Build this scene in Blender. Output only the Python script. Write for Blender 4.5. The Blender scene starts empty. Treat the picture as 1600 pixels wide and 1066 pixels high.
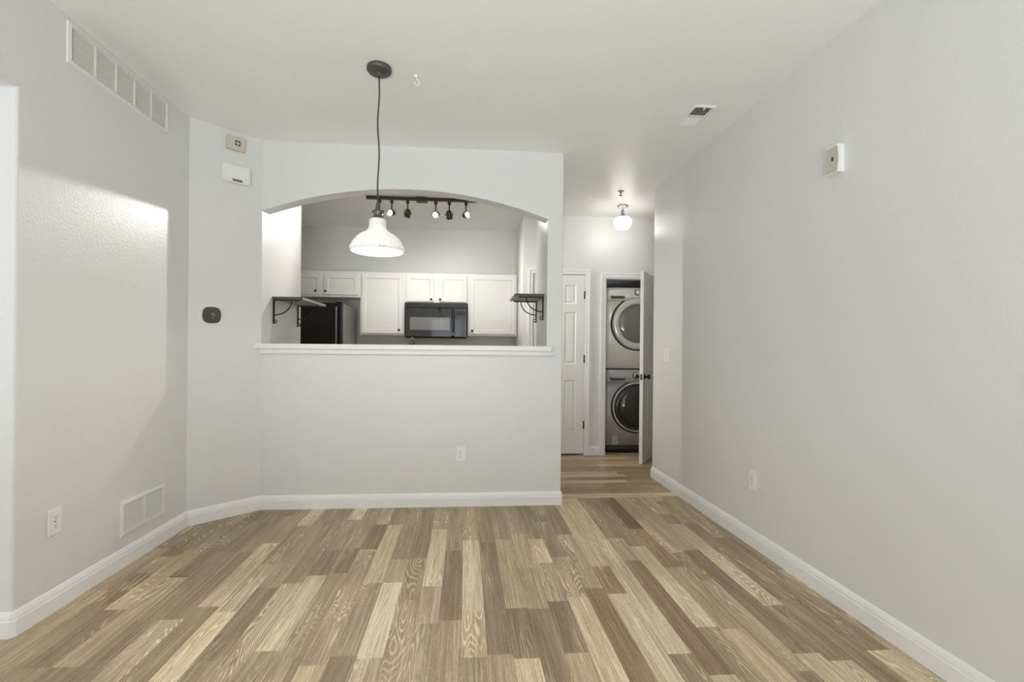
import bpy, bmesh, math, random
from mathutils import Vector, Matrix
PI = math.pi
S = bpy.context.scene
C = S.collection
random.seed(7)

# ------------------------------------------------------------------ camera, world, daylight, added fill, exposure
H = 2.74                                     # ceiling height
EYE = 1.2066
def camera():
    cam = bpy.data.cameras.new('camera'); co = bpy.data.objects.new('camera', cam); C.objects.link(co)
    cam.sensor_width = 36; cam.lens = 742 * 36 / 1600
    cam.shift_x = 15.56 / 1600; cam.shift_y = 12.85 / 1600
    cam.clip_start = 0.02
    yaw, roll = 0.0778, 0.0092
    F = Vector((math.sin(yaw), math.cos(yaw), 0)); R0 = Vector((math.cos(yaw), -math.sin(yaw), 0)); U0 = Vector((0, 0, 1))
    R = math.cos(roll) * R0 + math.sin(roll) * U0
    U = -math.sin(roll) * R0 + math.cos(roll) * U0
    m = Matrix.Identity(4)
    for i in range(3):
        m[i][0] = R[i]; m[i][1] = U[i]; m[i][2] = -F[i]
    m[2][3] = EYE
    co.matrix_world = m
    S.camera = co
camera()
w = bpy.data.worlds.new('sky'); S.world = w; w.use_nodes = True
w.node_tree.nodes['Background'].inputs[0].default_value = (0.85, 0.91, 1.0, 1)
w.node_tree.nodes['Background'].inputs[1].default_value = 2.4
def area(name, loc, rot, sx, sy, power, col):
    l = bpy.data.lights.new(name, 'AREA'); l.shape = 'RECTANGLE'; l.size = sx; l.size_y = sy
    l.energy = power; l.color = col
    o = bpy.data.objects.new(name, l); C.objects.link(o); o.location = loc; o.rotation_euler = rot
    return o
YB = -2.5                                    # window wall behind the camera
DAY = (0.885, 0.945, 1.0)
pb = area('ceiling_fill', (-0.05, YB - 0.5, 0.15), (PI / 2 + math.radians(54), 0, 0), 1.95, 1.0, 178, DAY); pb.data.spread = math.radians(110)   # added uplight to brighten the ceiling, as if bounced off the ground
area('daylight_side', (-3.3, YB - 0.25, 1.35), (PI / 2, 0, 0), 1.7, 1.5, 17, DAY)
area('added_fill_left', (-4.95, .7, 1.3), (PI / 2, 0, -PI / 2), 1.9, 1.6, 24, DAY)  # added fill shining through the made-up left window onto the right wall
S.view_settings.view_transform = 'Standard'; S.view_settings.look = 'None'
S.view_settings.gamma = 1; S.view_settings.use_curve_mapping = False
S.view_settings.exposure = 0.05
S.cycles.use_denoising = True
S.cycles.sample_clamp_indirect = 6
S.cycles.max_bounces = 10; S.cycles.diffuse_bounces = 7; S.cycles.glossy_bounces = 5
S.cycles.caustics_reflective = False; S.cycles.caustics_refractive = False

# ------------------------------------------------------------------ materials
def lin(c):
    return tuple((x / 12.92 if x <= .04045 else ((x + .055) / 1.055) ** 2.4) for x in [v / 255 for v in c])
def mat(name, rgb, rough=.5, metal=0, spec=.5, bump=None, emit=0, coat=0):
    m = bpy.data.materials.new(name); m.use_nodes = True
    nt = m.node_tree; b = nt.nodes['Principled BSDF']
    col = lin(rgb) + (1,)
    b.inputs['Base Color'].default_value = col; b.inputs['Roughness'].default_value = rough
    b.inputs['Metallic'].default_value = metal; b.inputs['Specular IOR Level'].default_value = spec
    if coat: b.inputs['Coat Weight'].default_value = coat
    if emit:
        b.inputs['Emission Color'].default_value = col; b.inputs['Emission Strength'].default_value = emit
    tc = nt.nodes.new('ShaderNodeTexCoord')
    n = nt.nodes.new('ShaderNodeTexNoise'); n.inputs['Scale'].default_value = bump[0] if bump else 30
    n.inputs['Detail'].default_value = 2
    nt.links.new(tc.outputs['Object'], n.inputs['Vector'])
    if bump:
        bp = nt.nodes.new('ShaderNodeBump'); bp.inputs['Strength'].default_value = bump[1]; bp.inputs['Distance'].default_value = bump[2]
        nt.links.new(n.outputs['Fac'], bp.inputs['Height']); nt.links.new(bp.outputs['Normal'], b.inputs['Normal'])
    else:                                    # faint unevenness of the gloss
        mr = nt.nodes.new('ShaderNodeMapRange'); mr.inputs[3].default_value = max(0, rough - .03); mr.inputs[4].default_value = min(1, rough + .03)
        nt.links.new(n.outputs['Fac'], mr.inputs[0]); nt.links.new(mr.outputs[0], b.inputs['Roughness'])
    return m
M = {}
M['wall'] = mat('wall_paint', (224, 224, 223), .36, spec=.45, bump=(105, .3, .004))
M['ceil'] = mat('ceiling_paint', (242, 242, 239), .42, spec=.4, bump=(80, .35, .004))
M['trim'] = mat('trim_paint', (238, 238, 236), .3, spec=.45)
M['door'] = mat('door_paint', (236, 236, 232), .35, spec=.4)
M['cab'] = mat('cabinet_paint', (238, 237, 232), .35, spec=.4)
M['plastic'] = mat('white_plastic', (236, 236, 233), .3)
M['cream'] = mat('cream_plastic', (205, 200, 182), .4)
M['aged'] = mat('aged_plastic', (196, 193, 183), .4, bump=(260, .4, .002)); M['slot'] = mat('dark_slot', (70, 68, 64), .6)
M['vent'] = mat('vent_enamel', (232, 231, 226), .35)
M['duct'] = mat('duct_shadow', (92, 90, 85), .8)  # duct shade put into the colour; also used for the sensor lens
M['bronze'] = mat('dark_bronze', (62, 56, 48), .38, metal=.7)
M['hinge'] = mat('hinge_bronze', (70, 66, 60), .4, metal=.6)
M['pewter'] = mat('pewter_metal', (112, 108, 102), .35, metal=.85)
M['canopy'] = mat('grey_metal', (92, 90, 86), .45, metal=.5)
M['cord'] = mat('grey_cord', (62, 60, 57), .7)
M['nickel'] = mat('brushed_nickel', (188, 184, 176), .3, metal=.9)
M['chrome'] = mat('chrome', (215, 215, 215), .12, metal=1)
M['track'] = mat('track_bronze', (58, 53, 44), .45, metal=.4)
M['black'] = mat('black_gloss', (22, 21, 20), .09, spec=.6)
M['blackdoor'] = mat('black_enamel', (24, 22, 20), .22, spec=.5)
M['grille'] = mat('micro_glass', (118, 118, 115), .06, spec=.8)
M['micro'] = mat('microwave_black', (24, 23, 21), .05, spec=.8)
M['panel'] = mat('control_panel', (34, 34, 36), .06, spec=.9)
M['fridgeside'] = mat('fridge_side', (150, 148, 143), .15, spec=.7)
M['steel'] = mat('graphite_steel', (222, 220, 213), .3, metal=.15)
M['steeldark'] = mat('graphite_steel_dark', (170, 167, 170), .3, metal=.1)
M['ring'] = mat('bright_ring', (196, 194, 186), .22, metal=.35)
M['gasket'] = mat('gasket', (28, 27, 26), .5)
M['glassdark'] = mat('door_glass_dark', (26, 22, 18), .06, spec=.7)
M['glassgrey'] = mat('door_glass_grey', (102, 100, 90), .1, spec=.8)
M['knobsilver'] = mat('dial_silver', (225, 224, 220), .25, metal=.5)
M['shelf'] = mat('shelf_grey_board', (168, 164, 156), .5); M['edge'] = mat('shelf_edge', (74, 71, 66), .5)
M['iron'] = mat('wrought_iron', (38, 36, 33), .5, metal=.3)
M['thermo'] = mat('thermostat_face', (58, 57, 54), .15, spec=.6)
M['digits'] = mat('screen_digits', (150, 150, 146), .4, emit=.25)
M['logo'] = mat('logo_print', (228, 228, 228), .4)
M['backdrop'] = mat('counter_grey', (150, 146, 138), .4)
M['rubber'] = mat('rubber', (225, 225, 222), .6)

def glass_mat():
    m = bpy.data.materials.new('window_glass'); m.use_nodes = True; nt = m.node_tree
    nt.nodes.clear()
    out = nt.nodes.new('ShaderNodeOutputMaterial'); mix = nt.nodes.new('ShaderNodeMixShader'); mix.inputs[0].default_value = .06
    t = nt.nodes.new('ShaderNodeBsdfTransparent'); g = nt.nodes.new('ShaderNodeBsdfGlossy'); g.inputs['Roughness'].default_value = .02
    nt.links.new(t.outputs[0], mix.inputs[1]); nt.links.new(g.outputs[0], mix.inputs[2]); nt.links.new(mix.outputs[0], out.inputs[0])
    return m
M['glass'] = glass_mat()

def shade_mat(name, flecks, emit, trans):
    """white alabaster glass lit from inside"""
    m = bpy.data.materials.new(name); m.use_nodes = True; nt = m.node_tree; nt.nodes.clear(); N = nt.nodes.new; L = nt.links.new
    out = N('ShaderNodeOutputMaterial')
    tr = N('ShaderNodeBsdfTranslucent'); di = N('ShaderNodeBsdfDiffuse'); gl = N('ShaderNodeBsdfGlossy'); gl.inputs['Roughness'].default_value = .12
    mx = N('ShaderNodeMixShader'); mx.inputs[0].default_value = trans
    mx2 = N('ShaderNodeMixShader'); mx2.inputs[0].default_value = .06
    em = N('ShaderNodeEmission'); em.inputs['Strength'].default_value = emit
    ad = N('ShaderNodeAddShader')
    col = N('ShaderNodeValToRGB'); tc = N('ShaderNodeTexCoord'); n = N('ShaderNodeTexNoise')
    n.inputs['Scale'].default_value = 14; n.inputs['Detail'].default_value = 4; n.inputs['Distortion'].default_value = 1.5
    mp = N('ShaderNodeMapping'); mp.inputs['Scale'].default_value = (1, 1, 3)
    L(tc.outputs['Object'], mp.inputs[0]); L(mp.outputs[0], n.inputs['Vector']); L(n.outputs['Fac'], col.inputs[0])
    e = col.color_ramp.elements
    if flecks:
        e[0].position = .27; e[0].color = (.35, .34, .32, 1); e[1].position = .36; e[1].color = (.93, .92, .9, 1)
    else:
        e[0].color = e[1].color = (.93, .92, .9, 1)
    for nd in (tr, di, em): L(col.outputs[0], nd.inputs['Color'])
    L(di.outputs[0], mx.inputs[1]); L(tr.outputs[0], mx.inputs[2]); L(mx.outputs[0], mx2.inputs[1]); L(gl.outputs[0], mx2.inputs[2])
    L(mx2.outputs[0], ad.inputs[0]); L(em.outputs[0], ad.inputs[1]); L(ad.outputs[0], out.inputs[0])
    return m
M['shade'] = shade_mat('alabaster_shade', True, .0, .11)
M['globe'] = shade_mat('opal_globe', False, 1.6, .5)
def emis(name, col, k):
    m = bpy.data.materials.new(name); m.use_nodes = True; b = m.node_tree.nodes['Principled BSDF']
    b.inputs['Base Color'].default_value = col + (1,); b.inputs['Emission Color'].default_value = col + (1,); b.inputs['Emission Strength'].default_value = k
    return m
M['bulb'] = emis('bulb_glow', (1, .96, .88), 30)
M['bulbdim'] = emis('bulb_glow_soft', (1, .96, .88), 4)

def floor_mat():
    m = bpy.data.materials.new('limed_oak_planks'); m.use_nodes = True; nt = m.node_tree; N = nt.nodes.new; L = nt.links.new
    b = nt.nodes['Principled BSDF']
    uv = N('ShaderNodeUVMap'); uv.uv_map = 'plank_uv'
    at = N('ShaderNodeAttribute'); at.attribute_name = 'plank'
    sx = N('ShaderNodeSeparateXYZ'); L(uv.outputs[0], sx.inputs[0])
    sc = N('ShaderNodeSeparateColor'); L(at.outputs['Color'], sc.inputs[0])
    tone, rnd, warm = sc.outputs[0], sc.outputs[1], sc.outputs[2]
    def mth(op, a, b_=0, clamp=False):
        n = N('ShaderNodeMath'); n.operation = op; n.use_clamp = clamp
        for i, v in enumerate((a, b_)):
            if isinstance(v, (int, float)): n.inputs[i].default_value = v
            else: L(v, n.inputs[i])
        return n.outputs[0]
    def noise(su, sv, k, detail, dist=0, rough=.5):
        c = N('ShaderNodeCombineXYZ'); L(mth('MULTIPLY', sx.outputs[0], su), c.inputs[0]); L(mth('MULTIPLY', sx.outputs[1], sv), c.inputs[1])
        L(mth('MULTIPLY', rnd, k), c.inputs[2])
        n = N('ShaderNodeTexNoise'); n.inputs['Scale'].default_value = 1; n.inputs['Detail'].default_value = detail
        n.inputs['Distortion'].default_value = dist; n.inputs['Roughness'].default_value = rough
        L(c.outputs[0], n.inputs['Vector']); return n.outputs['Fac']
    fib = noise(150, 3.2, 91, 4, .3, .65); streak = noise(42, 1.1, 47, 2, .5)
    broad = noise(14, 1.6, 57, 2, .4)
    fleck = noise(300, 60, 33, 2); pore = mth('MULTIPLY', mth('SUBTRACT', noise(210, 11, 63, 2, .2), .56), 6, True); spread = mth('MULTIPLY', mth('SUBTRACT', noise(20, 2.2, 81, 1), .38), 3, True)
    fld = noise(11, 1.1, 23, 1.0, .5)
    ring = mth('MULTIPLY_ADD', mth('SINE', mth('MULTIPLY', fld, 175)), .5)
    nt.nodes[-1]
    ring.node.inputs[2].default_value = .5
    msk = mth('MULTIPLY', mth('SUBTRACT', noise(6, 1.1, 71, 0), .50), 7, True)
    lime = mth('MULTIPLY', mth('POWER', ring, 4), msk)
    t = mth('ADD', tone, mth('MULTIPLY', mth('SUBTRACT', fib, .5), 1.35))
    t = mth('ADD', t, mth('MULTIPLY', mth('SUBTRACT', streak, .5), .55))
    t = mth('ADD', t, mth('MULTIPLY', mth('SUBTRACT', broad, .5), .4))
    t = mth('ADD', t, mth('MULTIPLY', mth('SUBTRACT', fleck, .5), .5))
    t = mth('ADD', t, mth('MULTIPLY', lime, .55)); t = mth('ADD', t, mth('MULTIPLY', mth('MULTIPLY', pore, spread), .42)); t = mth('SUBTRACT', t, .07)
    t = mth('MULTIPLY', t, .8); t = mth('ADD', t, .08, True)
    # knots
    c = N('ShaderNodeCombineXYZ'); L(mth('MULTIPLY', sx.outputs[0], 9.8), c.inputs[0]); L(mth('MULTIPLY', sx.outputs[1], 3.2), c.inputs[1]); L(mth('MULTIPLY', rnd, 5), c.inputs[2])
    vo = N('ShaderNodeTexVoronoi'); vo.inputs['Scale'].default_value = .55; L(c.outputs[0], vo.inputs['Vector'])
    kn = mth('MULTIPLY', mth('SUBTRACT', .085, vo.outputs['Distance']), 16, True)
    t = mth('SUBTRACT', t, mth('MULTIPLY', kn, .5), True)
    ramp = N('ShaderNodeValToRGB'); L(t, ramp.inputs[0])
    el = ramp.color_ramp.elements
    stops = [(0, (120, 102, 77)), (.25, (147, 129, 102)), (.5, (175, 157, 127)), (.75, (206, 189, 155)), (1, (238, 225, 194))]
    el[0].position = 0; el[0].color = lin(stops[0][1]) + (1,); el[1].position = 1; el[1].color = lin(stops[-1][1]) + (1,)
    for p, cc in stops[1:-1]:
        e = el.new(p); e.color = lin(cc) + (1,)
    wm = N('ShaderNodeMix'); wm.data_type = 'RGBA'; wm.blend_type = 'MULTIPLY'
    L(warm, wm.inputs[0]); L(ramp.outputs[0], wm.inputs[6]); wm.inputs[7].default_value = (1.0, .92, .82, 1)
    # joint lines between the rows
    fr = mth('FRACT', mth('DIVIDE', mth('ADD', sx.outputs[0], 10.2 + .003), .102))
    ed = mth('MINIMUM', fr, mth('SUBTRACT', 1, fr))
    jl = mth('MULTIPLY', ed, 60, True); jl = mth('MULTIPLY_ADD', jl, .3); jl.node.inputs[2].default_value = .7
    jm = N('ShaderNodeMix'); jm.data_type = 'RGBA'; jm.blend_type = 'MULTIPLY'; jm.inputs[0].default_value = 1
    cj = N('ShaderNodeCombineColor'); [L(jl, cj.inputs[i]) for i in range(3)]
    L(wm.outputs[2], jm.inputs[6]); L(cj.outputs[0], jm.inputs[7])
    L(jm.outputs[2], b.inputs['Base Color'])
    rg = mth('MULTIPLY_ADD', fib, .15); rg.node.inputs[2].default_value = .36
    L(rg, b.inputs['Roughness']); b.inputs['Specular IOR Level'].default_value = .4
    bp = N('ShaderNodeBump'); bp.inputs['Strength'].default_value = .15; bp.inputs['Distance'].default_value = .002
    L(fib, bp.inputs['Height']); L(bp.outputs[0], b.inputs['Normal'])
    return m
M['floor'] = floor_mat()

# ------------------------------------------------------------------ mesh helpers
class MB:
    def __init__(self): self.bm = bmesh.new()
    def _v(self, p): return self.bm.verts.new(p)
    def face(self, pts, smooth=False):
        f = self.bm.faces.new([self._v(p) for p in pts]); f.smooth = smooth; return f
    def box(self, x0, x1, y0, y1, z0, z1, bev=0, seg=2):
        vs = [self._v((x, y, z)) for x in (x0, x1) for y in (y0, y1) for z in (z0, z1)]
        fs = []
        for q in ((0, 1, 3, 2), (4, 6, 7, 5), (0, 4, 5, 1), (2, 3, 7, 6), (0, 2, 6, 4), (1, 5, 7, 3)):
            fs.append(self.bm.faces.new([vs[i] for i in q]))
        if bev:
            es = list({e for f in fs for e in f.edges})
            r = bmesh.ops.bevel(self.bm, geom=es, offset=bev, segments=seg, affect='EDGES', profile=.5)
        return self
    def prism(self, poly, axis, lo, hi, bev=None, off=.01, seg=6):
        """extrude a 2D polygon along an axis; bev = predicate(midpoint, direction) choosing edges to round"""
        def P(a, b, t):
            return {'x': (t, a, b), 'y': (a, t, b), 'z': (a, b, t)}[axis]
        lo_v = [self._v(P(a, b, lo)) for a, b in poly]; hi_v = [self._v(P(a, b, hi)) for a, b in poly]
        n = len(poly); fs = [self.bm.faces.new(lo_v), self.bm.faces.new(hi_v)]
        for i in range(n):
            fs.append(self.bm.faces.new([lo_v[i], lo_v[(i + 1) % n], hi_v[(i + 1) % n], hi_v[i]]))
        bmesh.ops.recalc_face_normals(self.bm, faces=fs)
        if bev:
            es = []
            for e in {e for f in fs for e in f.edges}:
                a, b = e.verts[0].co, e.verts[1].co
                if bev((a + b) / 2, (b - a).normalized()): es.append(e)
            if es: 
                r = bmesh.ops.bevel(self.bm, geom=es, offset=off, segments=seg, affect='EDGES', profile=.5)
                for f in r['faces']: f.smooth = False
        return self
    def tube(self, path, r, seg=10, cap=True, rs=None):
        path = [Vector(p) for p in path]; rings = []
        prev = None
        for i, p in enumerate(path):
            t = (path[min(i + 1, len(path) - 1)] - path[max(i - 1, 0)]).normalized()
            if prev is None:
                u = t.orthogonal().normalized()
            else:
                u = (prev - t * prev.dot(t)).normalized()
            prev = u; v = t.cross(u); rr = rs[i] if rs else r
            rings.append([self._v(p + rr * (math.cos(2 * PI * k / seg) * u + math.sin(2 * PI * k / seg) * v)) for k in range(seg)])
        for a, b in zip(rings, rings[1:]):
            for k in range(seg):
                f = self.bm.faces.new([a[k], a[(k + 1) % seg], b[(k + 1) % seg], b[k]]); f.smooth = True
        if cap:
            self.bm.faces.new(rings[0][::-1]); self.bm.faces.new(rings[-1])
        return self
    def lathe(self, prof, seg=32, origin=(0, 0, 0), axis=(0, 0, 1), cap0=False, cap1=False, sharp=False):
        """prof: (radius, distance along the axis)"""
        ax = Vector(axis).normalized(); u = ax.orthogonal().normalized(); v = ax.cross(u); o = Vector(origin)
        rings = []
        for r, h in prof:
            rings.append([self._v(o + ax * h + max(r, 1e-5) * (math.cos(2 * PI * k / seg) * u + math.sin(2 * PI * k / seg) * v)) for k in range(seg)])
        for a, b in zip(rings, rings[1:]):
            for k in range(seg):
                f = self.bm.faces.new([a[k], a[(k + 1) % seg], b[(k + 1) % seg], b[k]]); f.smooth = not sharp
        if cap0: self.bm.faces.new(rings[0][::-1])
        if cap1: self.bm.faces.new(rings[-1])
        return self
    def build(self, name, m, parent=None, recalc=True):
        if recalc: bmesh.ops.recalc_face_normals(self.bm, faces=self.bm.faces)
        me = bpy.data.meshes.new(name); self.bm.to_mesh(me); self.bm.free()
        me.materials.append(M[m] if isinstance(m, str) else m)
        o = bpy.data.objects.new(name, me); C.objects.link(o)
        if parent is not None: o.parent = parent
        return o
def struct(o, label=None):
    o['kind'] = 'structure'
    if label: o['label'] = label
    return o
def tag(o, label, cat, group=None):
    o['label'] = label; o['category'] = cat
    if group: o['group'] = group
    return o
def thing(name, label, cat, loc=(0, 0, 0), rz=0, group=None):
    o = bpy.data.objects.new(name, None); C.objects.link(o); o.location = loc; o.rotation_euler = (0, 0, rz)
    o.empty_display_size = .05
    return tag(o, label, cat, group)
def copy_thing(root, loc, rz, label):
    r = root.copy(); C.objects.link(r); r.location = loc; r.rotation_euler = (0, 0, rz); r['label'] = label
    for ch in list(root.children):
        c = ch.copy(); C.objects.link(c); c.parent = r
        for g in list(ch.children):
            d = g.copy(); C.objects.link(d); d.parent = c
    return r
def text(name, body, size, m, parent, loc, rot=(PI / 2, 0, 0), depth=.0004):
    cu = bpy.data.curves.new(name, 'FONT'); cu.body = body; cu.size = size; cu.align_x = 'CENTER'; cu.align_y = 'CENTER'; cu.extrude = depth
    tmp = bpy.data.objects.new(name, cu); C.objects.link(tmp)
    me = bpy.data.meshes.new_from_object(tmp.evaluated_get(bpy.context.evaluated_depsgraph_get()))
    bpy.data.objects.remove(tmp)
    me.materials.clear(); me.materials.append(M[m]); me.name = name
    o = bpy.data.objects.new(name, me); C.objects.link(o); o.parent = parent; o.location = loc; o.rotation_euler = rot
    return o

# ------------------------------------------------------------------ room geometry (metres; camera stands at x=0, y=0)
XL, XR, YF, T = -1.853, 1.7895, 3.656, .12
A = (XL, 3.337); B = (-1.510, YF)
XE, YH, YK, YR = .755, 5.363, 6.168, 4.41
TH_A = math.atan2(.681, .732)                # facing of the angled wall
ZT, ZB = H + .06, -.03                       # walls run a little into floor and ceiling

# ---- floor
W = .102
def plank_floor():
    me = MB(); bm = me.bm
    uvl = bm.loops.layers.uv.new('plank_uv'); cl = bm.loops.layers.float_color.new('plank')
    def quad(x0, x1, y0, y1, z, tone, warm, along):
        f = bm.faces.new([bm.verts.new(p) for p in ((x0, y0, z), (x1, y0, z), (x1, y1, z), (x0, y1, z))])
        rnd = random.random()
        for lp in f.loops:
            x, y, _ = lp.vert.co
            lp[uvl].uv = (x, y) if along == 'y' else (y - 3.821, x)
            lp[cl] = (tone, rnd, warm, 1)
    fixed = {
     -17: [(2.66, 2.3, .2)], -16: [(2.9, 2.3, .68), (2.3, 1.9, .3)], -15: [(3.1, 2.61, .32), (2.6, 1.9, .58)],
     -14: [(3.39, 2.9, .24), (2.9, 2.2, .42)], -13: [(3.5, 2.9, .42), (2.9, 2.2, .36)], -12: [(3.02, 2.3, .78), (2.3, 1.5, .36)],
     -11: [(3.3, 2.73, .34), (2.73, 2.25, .6), (2.25, 1.5, .92)], -10: [(3.4, 2.46, .45), (2.46, 1.9, .2)], -9: [(3.3, 2.5, .42), (2.5, 1.7, .5)],
     -8: [(3.4, 2.9, .42), (2.9, 2.58, .22), (2.58, 1.95, .86), (1.95, 1.2, .5)], -7: [(3.5, 2.93, .55), (2.93, 2.6, .25), (2.6, 1.9, .45)],
     -6: [(3.3, 2.9, .15), (2.9, 2.45, .55), (2.45, 1.85, .5), (1.85, 1.2, .8)], -5: [(3.29, 2.48, .82), (2.48, 1.9, .45)],
     -4: [(3.6, 2.75, .35), (2.75, 2.48, .65), (2.48, 1.88, .97), (1.88, 1.1, .68)], -3: [(3.6, 2.76, .28), (2.76, 2.3, .32), (2.3, 1.5, .5)],
     -2: [(3.7, 3.2, .45), (3.2, 2.43, .86), (2.43, 2.1, .62), (2.1, 1.3, .5)], -1: [(3.66, 2.85, .44), (2.85, 2.12, .2), (2.12, 1.3, .52)],
     0: [(3.75, 3.0, .5), (3.0, 2.19, .97), (2.19, 1.86, .76), (1.86, 1, .55)], 1: [(3.6, 2.97, .38), (2.97, 1.87, .26), (1.87, 1.2, .6)],
     2: [(3.6, 3.0, .38), (3.0, 2.2, .6), (2.2, 1.84, .16), (1.84, 1.1, .96)], 3: [(3.7, 3.1, .4), (3.1, 2.6, .66), (2.6, 2.19, .52), (2.19, 1.6, .25)],
     4: [(3.7, 3.0, .32), (3.0, 2.66, .76), (2.66, 2.25, .52), (2.25, 1.86, .22), (1.86, 1.2, .7)], 5: [(3.3, 2.73, .3), (2.73, 2.28, .55), (2.28, 1.4, .95)],
     6: [(3.78, 3.06, .26), (3.06, 2.36, .56), (2.36, 1.5, .32, 1)], 7: [(3.8, 2.6, .84), (2.6, 2.3, .36, 1), (2.3, 1.4, .9)],
     8: [(3.8, 2.95, .82), (2.95, 1.83, .88), (1.83, 1.1, .3)], 9: [(3.8, 2.98, .32), (2.98, 2.66, .6), (2.66, 1.7, .22, .6)],
     10: [(3.8, 2.85, .38), (2.85, 2.0, .85), (2.0, 1.3, .45)], 11: [(3.8, 3.13, .02, .5), (3.13, 2.56, .34, .9), (2.56, 1.98, .6), (1.98, 1.3, .9)],
     12: [(3.8, 3.3, .6), (3.3, 2.75, .68), (2.75, 2.4, .3), (2.4, 1.7, .55)], 13: [(3.5, 2.78, .62), (2.78, 1.8, .2)],
     14: [(3.8, 3.4, .7), (3.4, 3.2, .4), (3.2, 2.15, .8), (2.15, 1.75, .34), (1.75, 1.2, .7)], 15: [(3.7, 3.2, .4), (3.2, 2.2, .28), (2.2, 1.4, .34)],
     16: [(3.6, 2.95, .42), (2.95, 1.8, .28)], 17: [(3.4, 2.5, .36), (2.5, 1.9, .55)]}
    ylo, yhi = -2.6, 3.812
    for r in range(-46, 18):
        x0 = r * W - .003; x1 = x0 + W
        segs = sorted(fixed.get(r, []), key=lambda s: -s[0])
        y = yhi; out = []
        def rand_fill(a, b):
            while a > b + 1e-4:
                n = max(b, a - random.uniform(.45, 1.1))
                if n - b < .2: n = b
                out.append((a, n, random.choice((.25, .34, .42, .5, .58, .8)), 0)); a = n
        for s in segs:
            s0 = min(s[0], y)
            if y - s0 > .01: rand_fill(y, s0)
            out.append((s0, s[1], s[2], s[3] if len(s) > 3 else random.choice((0, 0, .25)))); y = s[1]
        rand_fill(y, ylo)
        for a, b, t, wm in out: quad(x0, x1, b, a, 0, t, wm, 'y')
    hall = {0: [(-2.4, 3.2, .8)], 1: [(.5, 1.25, .36), (1.25, 2.2, .3)], 2: [(.3, 2.2, .34)], 3: [(.4, 1.3, .4), (1.3, 2.2, .34)],
            4: [(.6, 1.5, .74), (1.5, 2.4, .5)], 5: [(.4, 1.35, .36), (1.35, 2.2, .28)], 6: [(.6, 1.55, .78), (1.55, 2.4, .3)], 7: [(.2, 1.5, .6), (1.5, 2.4, .3)],
            8: [(.6, 2.2, .24)], 9: [(.6, 1.4, .3), (1.4, 2.2, .36)], 10: [(.3, 1.4, .45), (1.4, 2.4, .78)], 11: [(.3, 1.45, .42), (1.45, 2.4, .68)], 12: [(.4, 2.2, .45)]}
    for r in range(0, 26):
        y0 = 3.818 + r * W; y1 = min(y0 + W, 6.4); x = -2.5
        if y0 > 6.4: break
        segs = hall.get(r, [])
        def fill(a, b):
            while a < b - 1e-4:
                n = min(b, a + random.uniform(.5, 1.2))
                quad(a, n, y0, y1, 0, random.choice((.3, .4, .5, .7)), 0, 'x'); a = n
        for s in segs:
            if s[0] > x: fill(x, s[0])
            quad(max(x, s[0]), s[1], y0, y1, 0, s[2], .45, 'x'); x = s[1]
        fill(x, 3.3)
    me.box(-4.75, 3.3, -2.7, 6.45, -.08, -.004)
    return me.build('floor', 'floor', recalc=False)
struct(plank_floor(), 'limed oak plank floor of mixed light and dark strips')
def threshold():
    me = MB(); bm = me.bm
    uvl = bm.loops.layers.uv.new('plank_uv'); cl = bm.loops.layers.float_color.new('plank')
    me.prism([(3.806, 0), (3.812, .006), (3.83, .009), (3.89, .009), (3.905, 0)], 'x', XE + .002, XR - .016)
    for f in bm.faces:
        for lp in f.loops:
            lp[uvl].uv = (.05 + (lp.vert.co.y - 3.85) * .8, lp.vert.co.x); lp[cl] = (.85, .37, .3, 1)
    return me.build('trim_1', 'floor')
struct(threshold(), 'light wood transition strip between room and hall floor')

# ---- ceiling (flat slab, no recess above the supply register)
m = MB(); m.box(-4.75, 3.3, -2.7, 6.45, H, H + .12)
struct(m.build('ceiling', 'ceil'), 'smooth off white ceiling')

# ---- walls
def vertical(d): return abs(d.z) > .9
m = MB(); m.prism([(2.11, ZB), (3.40, ZB), (3.40, ZT), (-2.62, ZT), (-2.62, ZB), (-1.3, ZB), (-1.3, 2.272), (2.11, 2.272)], 'x', XL - T, XL,
                  bev=lambda c, d: (abs(c.y - 2.11) < 1e-3 and c.x != XL - T / 2) and abs(d.z) > .9 or (abs(c.z - 2.272) < 1e-3 and abs(d.y) > .9), off=.012)
struct(m.build('wall_left', 'wall'), 'left wall with a wide opening nearest the camera')
m = MB(); m.prism([A, B, (-1.503, YF + .13), (-1.503, 4.485), (-2.5, 4.485), (-2.5, 3.45), (-1.975, 3.45), (-1.975, 3.337)], 'z', ZB, ZT,
                  bev=lambda c, d: abs(d.z) > .9 and abs(c.x + 1.503) < .002 and c.y > 4.4, off=.01)
struct(m.build('wall_corner', 'wall'), 'narrow angled wall carrying the thermostat')
arch = []
mx_, hs, rise, zs = -.4385, 1.0715, .195, 2.221
Rr = (hs * hs + rise * rise) / (2 * rise)
for i in range(41):
    x = mx_ - hs + 2 * hs * i / 40
    arch.append((x, zs + rise - Rr + math.sqrt(Rr * Rr - (x - mx_) ** 2)))
poly = [(-1.51, ZB), (XE, ZB), (XE, ZT), (-1.51, ZT)] + arch + [(.633, 1.16), (-1.51, 1.16)]
m = MB(); m.prism(poly, 'y', YF, YF + T,
    bev=lambda c, d: (abs(c.x - XE) < 1e-3 and vertical(d) and c.y < YF + .01) or (c.y < YF + .01 and 1.17 < c.z < 2.5 and -1.505 < c.x < .64), off=.008)
struct(m.build('wall_front', 'wall'), 'half wall with a wide arched pass through to the kitchen')
m = MB(); m.prism([(.633, YF + T), (XE, YF + T), (XE, 4.228), (.633, 4.228)], 'z', ZB, ZT, bev=lambda c, d: vertical(d) and c.y > 4.2, off=.01)
struct(m.build('wall_kitchen_side', 'wall'), 'short return wall carrying the small right shelf')
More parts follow.
